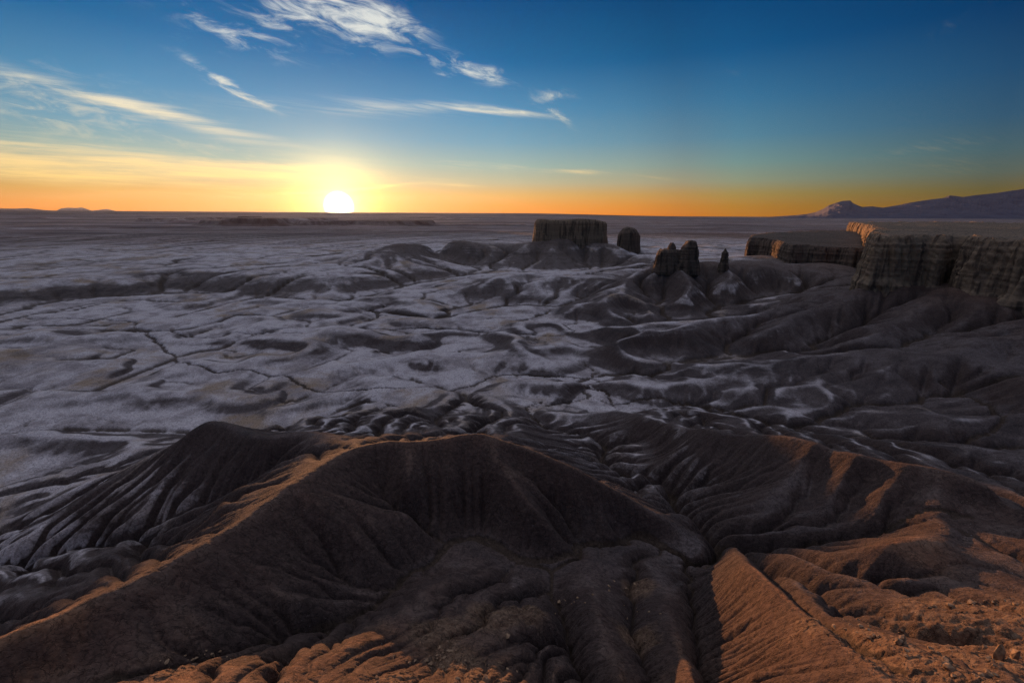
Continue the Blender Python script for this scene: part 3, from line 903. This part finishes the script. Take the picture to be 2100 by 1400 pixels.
def rock_block(name, poly, z_bot, top, step=1.0, rows=40, batter=0.10, flute=1.6, fsize=9.0, crack=1.2, ledge=0.6, rnd=0.08,
               dome=0.0, rough=0.5, jag=1.2, seed=0, rounds=2, mat=None, parent=None):
    """a rock mass with vertical flutes, cracks and bedding ledges; top(x, y) gives the height of its cap"""
    P = smooth_loop(poly, step, rounds)
    n = len(P)
    area = 0.5 * np.sum(P[:, 0] * np.roll(P[:, 1], -1) - np.roll(P[:, 0], -1) * P[:, 1])
    if area < 0: P = P[::-1]
    T = np.roll(P, -2, 0) - np.roll(P, 2, 0)
    T /= np.linalg.norm(T, axis=1)[:, None]
    Nn = np.stack([T[:, 1], -T[:, 0]], 1)
    zt = top(P[:, 0], P[:, 1])
    zt = zt + jag * (np.round(2.2 * fbm(P[:, 0] / 9, P[:, 1] / 9, seed + 41, 2)) / 2.2 + .5 * fbm(P[:, 0] / 3, P[:, 1] / 3, seed + 43, 2))
    f = np.linspace(0, 1, rows)[:, None]
    Z = z_bot + (zt[None, :] - z_bot) * f
    x, y = P[None, :, 0] + 0 * f, P[None, :, 1] + 0 * f
    H = (zt.mean() - z_bot)
    big = gnoise(x / (fsize * 2.6) + 5.1, y / (fsize * 2.6), seed + 51)
    lvl = .42 + .10 * gnoise(x / (fsize * 2), y / (fsize * 2), seed + 53)
    fl = fbm(x / fsize + Z / 90, y / fsize + Z / 140, seed + 1, 4)
    d = batter * H * (1 - f) ** 1.4 + flute * (np.abs(fl) * 2.2 - 0.5)
    n1 = gnoise(x / (fsize * .55) + Z / 70, y / (fsize * .55) + 3.3, seed + 5)
    d = d - crack * np.exp(-(n1 / 0.09) ** 2) * (0.4 + 0.6 * sstep(-.3, .4, gnoise(Z / 9, x / 30, seed + 9)))
    bed = gnoise(Z / 2.6 + 0.4 * gnoise(x / 40, y / 40, seed), (x + y) / 160, seed + 11) + .5 * gnoise(Z / .9, (x - y) / 90, seed + 12)
    d = d + ledge * sstep(-.5, .5, bed)
    d = d + flute * .9 * big + flute * .45 * (1 - sstep(-.05, .05, f - lvl))
    d = d + rough * fbm(x / 2.2 + Z / 3.1, y / 2.2 - Z / 2.7, seed + 15, 3)
    d = d - rnd * H * np.clip((f - 0.82) / 0.18, 0, 1) ** 2.2
    PX = x + Nn[None, :, 0] * d
    PY = y + Nn[None, :, 1] * d
    Z = Z + 0.3 * rough * gnoise(x / 3, y / 3 + Z / 4, seed + 20) * (f > 0.02)
    V = [tuple(v) for v in np.stack([PX, PY, Z], -1).reshape(-1, 3)]
    F = []
    for j in range(rows - 1):
        a, b = j * n, (j + 1) * n
        for k in range(n):
            k2 = (k + 1) % n
            F.append((a + k, a + k2, b + k2, b + k))
    # cap
    from mathutils.geometry import delaunay_2d_cdt
    rim = np.stack([PX[-1], PY[-1]], 1)
    gs = max(step * 1.5, math.sqrt(abs(area) / 5000))
    gx, gy = np.meshgrid(np.arange(rim[:, 0].min(), rim[:, 0].max(), gs), np.arange(rim[:, 1].min(), rim[:, 1].max(), gs))
    rg = np.random.default_rng(seed)
    gx = (gx + rg.uniform(-.3, .3, gx.shape) * gs).ravel(); gy = (gy + rg.uniform(-.3, .3, gy.shape) * gs).ravel()
    ins = np.zeros(len(gx), bool)
    for k in range(n):
        ax, ay = rim[k]; bx, by = rim[(k + 1) % n]
        c = ((ay > gy) != (by > gy))
        with np.errstate(divide='ignore', invalid='ignore'):
            ins ^= c & (gx < (bx - ax) * (gy - ay) / (by - ay) + ax)
    gx, gy = gx[ins], gy[ins]
    dm = np.full(len(gx), 1e9)
    for k in range(n):
        dm = np.minimum(dm, np.hypot(gx - rim[k, 0], gy - rim[k, 1]))
    keep = dm > gs * .6
    gx, gy, dm = gx[keep], gy[keep], dm[keep]
    vin = [Vector(p) for p in rim.tolist()] + [Vector((a, b)) for a, b in zip(gx, gy)]
    ed = [(k, (k + 1) % n) for k in range(n)]
    vo, _, fo, ov, _, _ = delaunay_2d_cdt(vin, ed, [], 1, 1e-4)
    base = (rows - 1) * n
    zg = top(gx, gy) + dome * (1 - np.exp(-dm / 6.0)) + rough * 1.1 * fbm(gx / 5, gy / 5, seed + 31, 3)
    mp = []
    for k, p in enumerate(vo):
        o = ov[k][0] if ov[k] else -1
        if 0 <= o < n: mp.append(base + o)
        elif o >= n: mp.append(len(V)); V.append((p.x, p.y, float(zg[o - n])))
        else: mp.append(len(V)); V.append((p.x, p.y, float(zt.mean())))
    for t in fo:
        F.append(tuple(mp[k] for k in t))
    me = bpy.data.meshes.new(name)
    me.from_pydata(V, [], F)
    me.validate()
    for p in me.polygons: p.use_smooth = True
    o = bpy.data.objects.new(name, me)
    COL.objects.link(o)
    if mat: me.materials.append(mat)
    if parent: o.parent = parent
    return o

def foot(pts):
    out = []
    for u, t in pts:
        p = at_t(u, 440, t)
        out.append((p[0], p[1]))
    return out

def tag(o, label, cat, group=None):
    o['label'] = label; o['category'] = cat
    if group: o['group'] = group
    return o

def prof(us, zs, t):
    """height along a roof line drawn left to right"""
    xs = [at_t(u, 440, t)[0] for u in us]
    return lambda x, y: np.interp(x, xs, zs)

MAT_ROCK = rock_material('rock_brown', (0.19, 0.132, 0.092), (0.075, 0.054, 0.042), (0.28, 0.20, 0.13))
MAT_DARK = rock_material('rock_dark', (0.12, 0.083, 0.063), (0.052, 0.038, 0.03), (0.18, 0.124, 0.088))

BIG = foot([(1097,1000),(1120,984),(1160,978),(1200,976),(1242,985),(1247,1010),(1240,1050),(1180,1068),(1110,1055),(1094,1028)])
o = rock_block('butte', BIG, -72, prof([1094,1102,1112,1130,1150,1175,1195,1220,1235,1247], [-14,-10,-9,-11,-11.5,-9.5,-8,-10,-13,-15], 1000),
               step=0.9, rows=60, batter=.07, flute=2.2, fsize=13, crack=1.6, ledge=0.6, rnd=.06, rough=.9, seed=3, mat=MAT_ROCK)
tag(o, 'largest flat-topped brown sandstone butte, long wall above a talus hill', 'butte')
SMALL = foot([(1268,950),(1276,934),(1294,928),(1310,934),(1318,952),(1310,972),(1292,978),(1275,970)])
o = rock_block('butte', SMALL, -90, prof([1268,1276,1290,1303,1318], [-34,-29,-26,-28,-36], 950),
               step=0.8, rows=50, batter=.07, flute=1.8, fsize=10, crack=1.4, ledge=0.6, rnd=.10, dome=2.5, rough=.8, seed=7, mat=MAT_DARK)
tag(o, 'small round-topped dark butte standing alone right of the long flat-topped butte', 'butte')

# castle of towers on the mid hill
e = bpy.data.objects.new('castle_rock', None); COL.objects.link(e)
p0 = at_t(1395, 530, 560); e.location = p0.tolist()
tag(e, 'dark castle-like outcrop with two rounded towers on a hill crest', 'rock outcrop')
def part(o):
    o.parent = e; o.matrix_parent_inverse = Matrix.Translation(-Vector(p0.tolist()))
part(rock_block('low_wall', foot([(1351,567),(1356,560),(1375,556),(1400,555),(1412,560),(1412,574),(1380,580),(1357,578)]), -72,
     prof([1352,1358,1366,1372,1376,1400,1412], [-49,-44,-41.5,-42.5,-41,-42,-44], 564), step=.5, rows=34, batter=.12, flute=1.2, fsize=6, crack=1.0, ledge=.7, rough=.7, seed=11, mat=MAT_DARK, rounds=1))
part(rock_block('tower', foot([(1376,565),(1380,560),(1386,558),(1392,561),(1393,567),(1388,571),(1380,570)]), -54,
     prof([1376,1380,1386,1393], [-35.5,-33.2,-33.4,-36.5], 565), step=.35, rows=34, batter=.10, flute=.7, fsize=4, crack=.6, ledge=.5, rnd=.07, dome=.4, rough=.6, seed=13, mat=MAT_DARK, rounds=1))
part(rock_block('tower', foot([(1402,560),(1407,553),(1420,548),(1432,550),(1440,557),(1441,566),(1430,572),(1410,570)]), -72,
     prof([1400,1408,1414,1422,1432,1440], [-40,-35.5,-31.5,-30,-31,-37], 560), step=.45, rows=46, batter=.12, flute=1.3, fsize=6, crack=1.0, ledge=.9, rnd=.07, dome=.7, rough=.8, seed=17, mat=MAT_DARK, rounds=1))
o = rock_block('rock_pinnacle', foot([(1490,560),(1494,555),(1499,554),(1504,558),(1504,563),(1498,567),(1493,565)]), -72,
     prof([1490,1496,1504], [-42,-39.5,-43], 560), step=.3, rows=46, batter=.12, flute=.6, fsize=3.5, crack=.5, ledge=.5, rnd=.08, dome=.4, rough=.6, seed=19, mat=MAT_DARK, jag=.6)
tag(o, 'slender pointed rock spire standing alone on the saddle right of the castle-like outcrop', 'rock spire')

# plateau rims at the right
RIM = [(301,389),(306,382),(318,374),(330,379),(339,381),(342,368),(352,372),(369,388),(362,372),(350,356),(343,345),(345,331),(352,322),(346,314),(356,303),(372,300),(352,288),(346,270),(356,255),(420,235),(900,240),(1250,600),(1250,1150)] + foot([(1750,1080),(1740,1000),(1744,970),(1764,900),(1777,780),(1785,640),(1789,540),(1791,460),(1789,415)])
def rim_top(x, y):
    r = np.hypot(x - 300, y - 380)
    return -15.2 - 1.0 * gnoise(x / 23, y / 23, 5) + 1.6 * sstep(80, 500, r) + 1.4 * gnoise(x / 120, y / 120, 8) * sstep(60, 200, r)
o = rock_block('cliff', RIM, -84, rim_top, step=0.8, rows=78, batter=.06, flute=4.6, fsize=24, crack=2.6, ledge=0.5, rnd=.045, rough=1.0, seed=23, rounds=1, jag=2.2, mat=MAT_ROCK)
tag(o, 'tall fluted cliff rimming the high plateau at the right edge, nearest of the cliffs', 'cliff')
BENCH = foot([(1537,745),(1545,735),(1560,735),(1578,722),(1600,690),(1612,640),(1628,606),(1645,598),(1662,600),(1700,582),(1730,584),(1760,566),(1790,560),(1830,560),(1900,700),(1860,1000),(1700,1020),(1600,900),(1550,800)])
def bench_top(x, y):
    return -39 + 8 * sstep(600, 900, y) + 0.8 * gnoise(x / 18, y / 18, 3) + 1.5 * gnoise(x / 70, y / 70, 4)
o = rock_block('cliff', BENCH, -98, bench_top, step=0.9, rows=60, batter=.06, flute=2.4, fsize=14, crack=2.2, ledge=0.6, rnd=.05, rough=.9, seed=29, mat=MAT_DARK)
tag(o, 'lower dark cliff bench stepping back below and left of the high plateau', 'cliff')
# ---------------------------------------------------------------- far mountains
def mountain(name, line, t0, t1, seed, spread, mat, spur=0.5):
    us = np.array([p[0] for p in line], float); vs = np.array([p[1] for p in line], float)
    uu = np.linspace(us[0], us[-1], int((us[-1] - us[0]) * 1.2))
    vv = np.interp(uu, us, vs)
    ht = np.array([ray(u, v)[2] for u, v in zip(uu, vv)])
    tt = np.linspace(t0, t1, 70)
    tc = (t0 + t1) / 2
    X = np.zeros((len(tt), len(uu))); Y = X.copy(); Z = X.copy()
    for j, u in enumerate(uu):
        d = ray(u, 440)
        X[:, j], Y[:, j] = d[0] * tt, d[1] * tt
    crest = ht * tc
    rel = np.abs(tt - tc)[:, None] / (t1 - t0) * 2
    sp = 1 - np.abs(fbm(X / spread, Y / (spread * 2.2), seed, 5)) * 1.6
    fall = np.clip(1 - rel, 0, 1)
    k = fall ** 1.25
    Z = -120 + (crest[None, :] + 120) * np.where(rel < .04, 1, k * (1 - spur * (1 - sp) * np.sqrt(np.clip(rel, 0, 1)) * 1.2))
    Z = np.minimum(Z, tt[:, None] * (ht[None, :] + 0.0004))
    me = grid_mesh(name, np.stack([X, Y, Z], -1), len(tt), len(uu))
    o = bpy.data.objects.new(name, me); COL.objects.link(o)
    me.materials.append(mat)
    o['kind'] = 'structure'
    return o
mm, n_, b_ = new_mat('mountain')
g_ = n_.n('ShaderNodeNewGeometry').outputs['Position']
n_.put(b_.inputs['Base Color'], n_.ramp(n_.noise(g_, .0012, 6, .65), [(.35, (.052, .047, .070)), (.6, (.078, .071, .096))]))
mountain('mountains', [(1560,446),(1600,443.5),(1630,441.5),(1655,439),(1672,435),(1685,429),(1697,421),(1708,417),(1722,412.5),(1730,412),(1738,411.5),(1745,417),(1757,422),(1765,424.5),(1785,423.5),(1808,426),(1838,421),(1860,416),(1885,412),(1905,409),(1925,407),(1938,401.5),(1950,402.5),(1965,404.5),(1990,401),(2010,399),(2035,396),(2060,392),(2082,389),(2095,384.5),(2110,382),(2150,388),(2190,384),(2250,396),(2330,404),(2420,425),(2500,440)], 20500, 32000, 41, 900, mm)
mountain('far_mountains', [(-60,434),(0,427.5),(30,428),(60,427),(95,431),(118,432),(128,427.5),(142,426),(160,426.5),(172,425.5),(190,432),(205,430.5),(222,428.5),(236,432),(250,434)], 42000, 46500, 43, 1500, mm, .25)

# ---------------------------------------------------------------- loose rocks
def stone_mesh(seed, sx, sy, sz, n=16):
    rg = random.Random(seed)
    bm = bmesh.new()
    for _ in range(n):
        v = Vector((rg.gauss(0, 1), rg.gauss(0, 1), rg.gauss(0, 1))).normalized() * rg.uniform(.78, 1.0)
        v = Vector([max(-.72, min(.72, c)) for c in v])          # sawn-off corners: blocky rather than round
        bm.verts.new((v.x * sx, v.y * sy, v.z * sz + sz * .45))
    bmesh.ops.convex_hull(bm, input=bm.verts)
    for v in [v for v in bm.verts if not v.link_faces]: bm.verts.remove(v)
    bmesh.ops.bevel(bm, geom=list(bm.edges), offset=.045 * min(sx, sy, sz) * 2, segments=1, affect='EDGES', clamp_overlap=True)
    bmesh.ops.triangulate(bm, faces=bm.faces)
    bmesh.ops.subdivide_edges(bm, edges=list(bm.edges), cuts=1, use_grid_fill=True)
    bm.normal_update()
    for v in bm.verts:
        v.co += v.normal * .05 * min(sx, sy, sz) * mnoise.noise(v.co * (2.3 / min(sx, sy, sz)) + Vector((seed, 0, 0)))
    me = bpy.data.meshes.new('stone'); bm.to_mesh(me); bm.free()
    me.materials.append(MAT_STONE)
    return me
MAT_STONE, sn_, sb_ = new_mat('stone')
sg_ = sn_.n('ShaderNodeNewGeometry').outputs['Position']
sn_.put(sb_.inputs['Base Color'], sn_.ramp(sn_.noise(sg_, 1.7, 6, .65), [(.34, (.11, .066, .042)), (.5, (.21, .135, .085)), (.66, (.30, .20, .125))]))
bump(sn_, sb_, sn_.noise(sg_, 5, 6, .65), .6, .08)

def put_stone(name, me, u, v, rot, label, group=None, sink=.08, lean=0.0):
    p, t = on_ground(u, v)
    o = bpy.data.objects.new(name, me); COL.objects.link(o)
    o.location = (p[0], p[1], ground_z(p[0], p[1]) - sink)
    o.rotation_euler = (lean, lean * .6, rot)
    tag(o, label, 'rock', group)
    return o, t
put_stone('rock_pillar', stone_mesh(1, .75, .55, 1.95, 24), 2046, 1352, .4, 'tall upright brown rock pillar, the taller of the pair in the hollow at bottom right', sink=.25)
put_stone('rock_pillar', stone_mesh(2, .55, .45, 1.3, 22), 2078, 1350, 1.1, 'shorter upright rock pillar standing just right of the taller one', sink=.2)
put_stone('boulder', stone_mesh(3, .5, .42, .40), 1843, 1316, .7, 'rounded pinkish boulder alone on the sunlit stony shelf right of the bright spur')
put_stone('boulder', stone_mesh(4, .75, .30, .16), 921, 1334, .3, 'thin flat slab lying lit among the gullies at bottom centre left')
put_stone('boulder', stone_mesh(5, .5, .45, .45), 1041, 1308, 1.3, 'squarish grey-brown boulder in shade above the bottom centre gullies')
put_stone('boulder', stone_mesh(6, .75, .6, .5), 1948, 1243, .2, 'left of the two boulders perched on the ledge beyond the hollow at right')
put_stone('boulder', stone_mesh(7, .85, .6, .55), 1990, 1239, .9, 'right of the two boulders perched on the ledge beyond the hollow at right')
put_stone('boulder', stone_mesh(8, .6, .5, .4), 1948, 1372, 2.0, 'squat orange boulder near the bottom edge on the stony shelf')
VAR = [stone_mesh(20 + k, *d) for k, d in enumerate([(.30, .24, .20), (.26, .34, .16), (.40, .28, .24), (.22, .20, .22), (.36, .22, .12), (.18, .16, .13)])]
rg = random.Random(5)
def scatter(n, us, vs, label, group):
    for _ in range(n):
        u, v = rg.uniform(*us), rg.uniform(*vs)
        if callable(group): pass
        o, t = put_stone('loose_rock', rg.choice(VAR), u, v, rg.uniform(0, 6.28), label, group, sink=.04, lean=rg.uniform(-.25, .25))
        k = rg.choice([.35, .45, .6, .8, 1.1, 1.5]); o.scale = (k, k * rg.uniform(.8, 1.2), k * rg.uniform(.7, 1.1))
def band(n, pts, spread, label, group):
    for _ in range(n):
        k = rg.random() * (len(pts) - 1); i = int(k); f = k - i
        u = pts[i][0] * (1 - f) + pts[i + 1][0] * f + rg.gauss(0, spread); v = pts[i][1] * (1 - f) + pts[i + 1][1] * f + rg.gauss(0, spread * .5)
        o, t = put_stone('loose_rock', rg.choice(VAR), u, min(1420, v), rg.uniform(0, 6.28), label, group, sink=.04, lean=rg.uniform(-.25, .25))
        k = rg.choice([.35, .45, .6, .8, 1.1, 1.5]); o.scale = (k, k * rg.uniform(.8, 1.2), k * rg.uniform(.7, 1.1))
band(80, [(1720,1265),(1830,1315),(1930,1360),(2060,1400)], 22, 'small angular orange rock strewn over the sunlit stony shelf at bottom right', 'rocks on the stony shelf')
band(40, [(2010,1345),(2060,1350),(2110,1360)], 22, 'broken rock in the dark rubble round the two upright pillars', 'rubble round the pillars')
band(32, [(1890,1248),(2000,1238),(2100,1240)], 12, 'rock resting along the ledge beyond the hollow at right', 'rocks on the far ledge')
band(68, [(760,1385),(860,1350),(960,1375),(1010,1370)], 30, 'small brown stone in the rubble between gullies at bottom centre left', 'rubble at the bottom left of centre')
band(24, [(330,1365),(420,1350),(500,1350)], 14, 'small rock on the lit rocky knob at bottom left', 'rocks on the lit knob')
band(32, [(1120,1260),(1160,1230),(1300,1200),(1310,1260)], 18, 'grey shaded stone in the gullies between the bottom spurs', 'stones in the shaded gullies')

# ---------------------------------------------------------------- the air
hb = bpy.data.meshes.new('haze')
x0, x1, y0, y1, z0, z1 = -60000, 60000, -4000, 54000, -460, 1850
hb.from_pydata([(x0,y0,z0),(x1,y0,z0),(x1,y1,z0),(x0,y1,z0),(x0,y0,z1),(x1,y0,z1),(x1,y1,z1),(x0,y1,z1)], [],
               [(0,3,2,1),(4,5,6,7),(0,1,5,4),(1,2,6,5),(2,3,7,6),(3,0,4,7)])
haze = bpy.data.objects.new('haze', hb); COL.objects.link(haze)
haze['kind'] = 'stuff'
hm = bpy.data.materials.new('haze'); hm.use_nodes = True
hm.node_tree.nodes.clear()
hv = hm.node_tree.nodes.new('ShaderNodeVolumePrincipled')
ho = hm.node_tree.nodes.new('ShaderNodeOutputMaterial')
hm.node_tree.links.new(hv.outputs[0], ho.inputs['Volume'])
hv.inputs['Density'].default_value = 2.0e-6
hv.inputs['Color'].default_value = (.30, .38, .62, 1)
hv.inputs['Anisotropy'].default_value = 0.7
hb.materials.append(hm)
print('built', time.time() - T0)
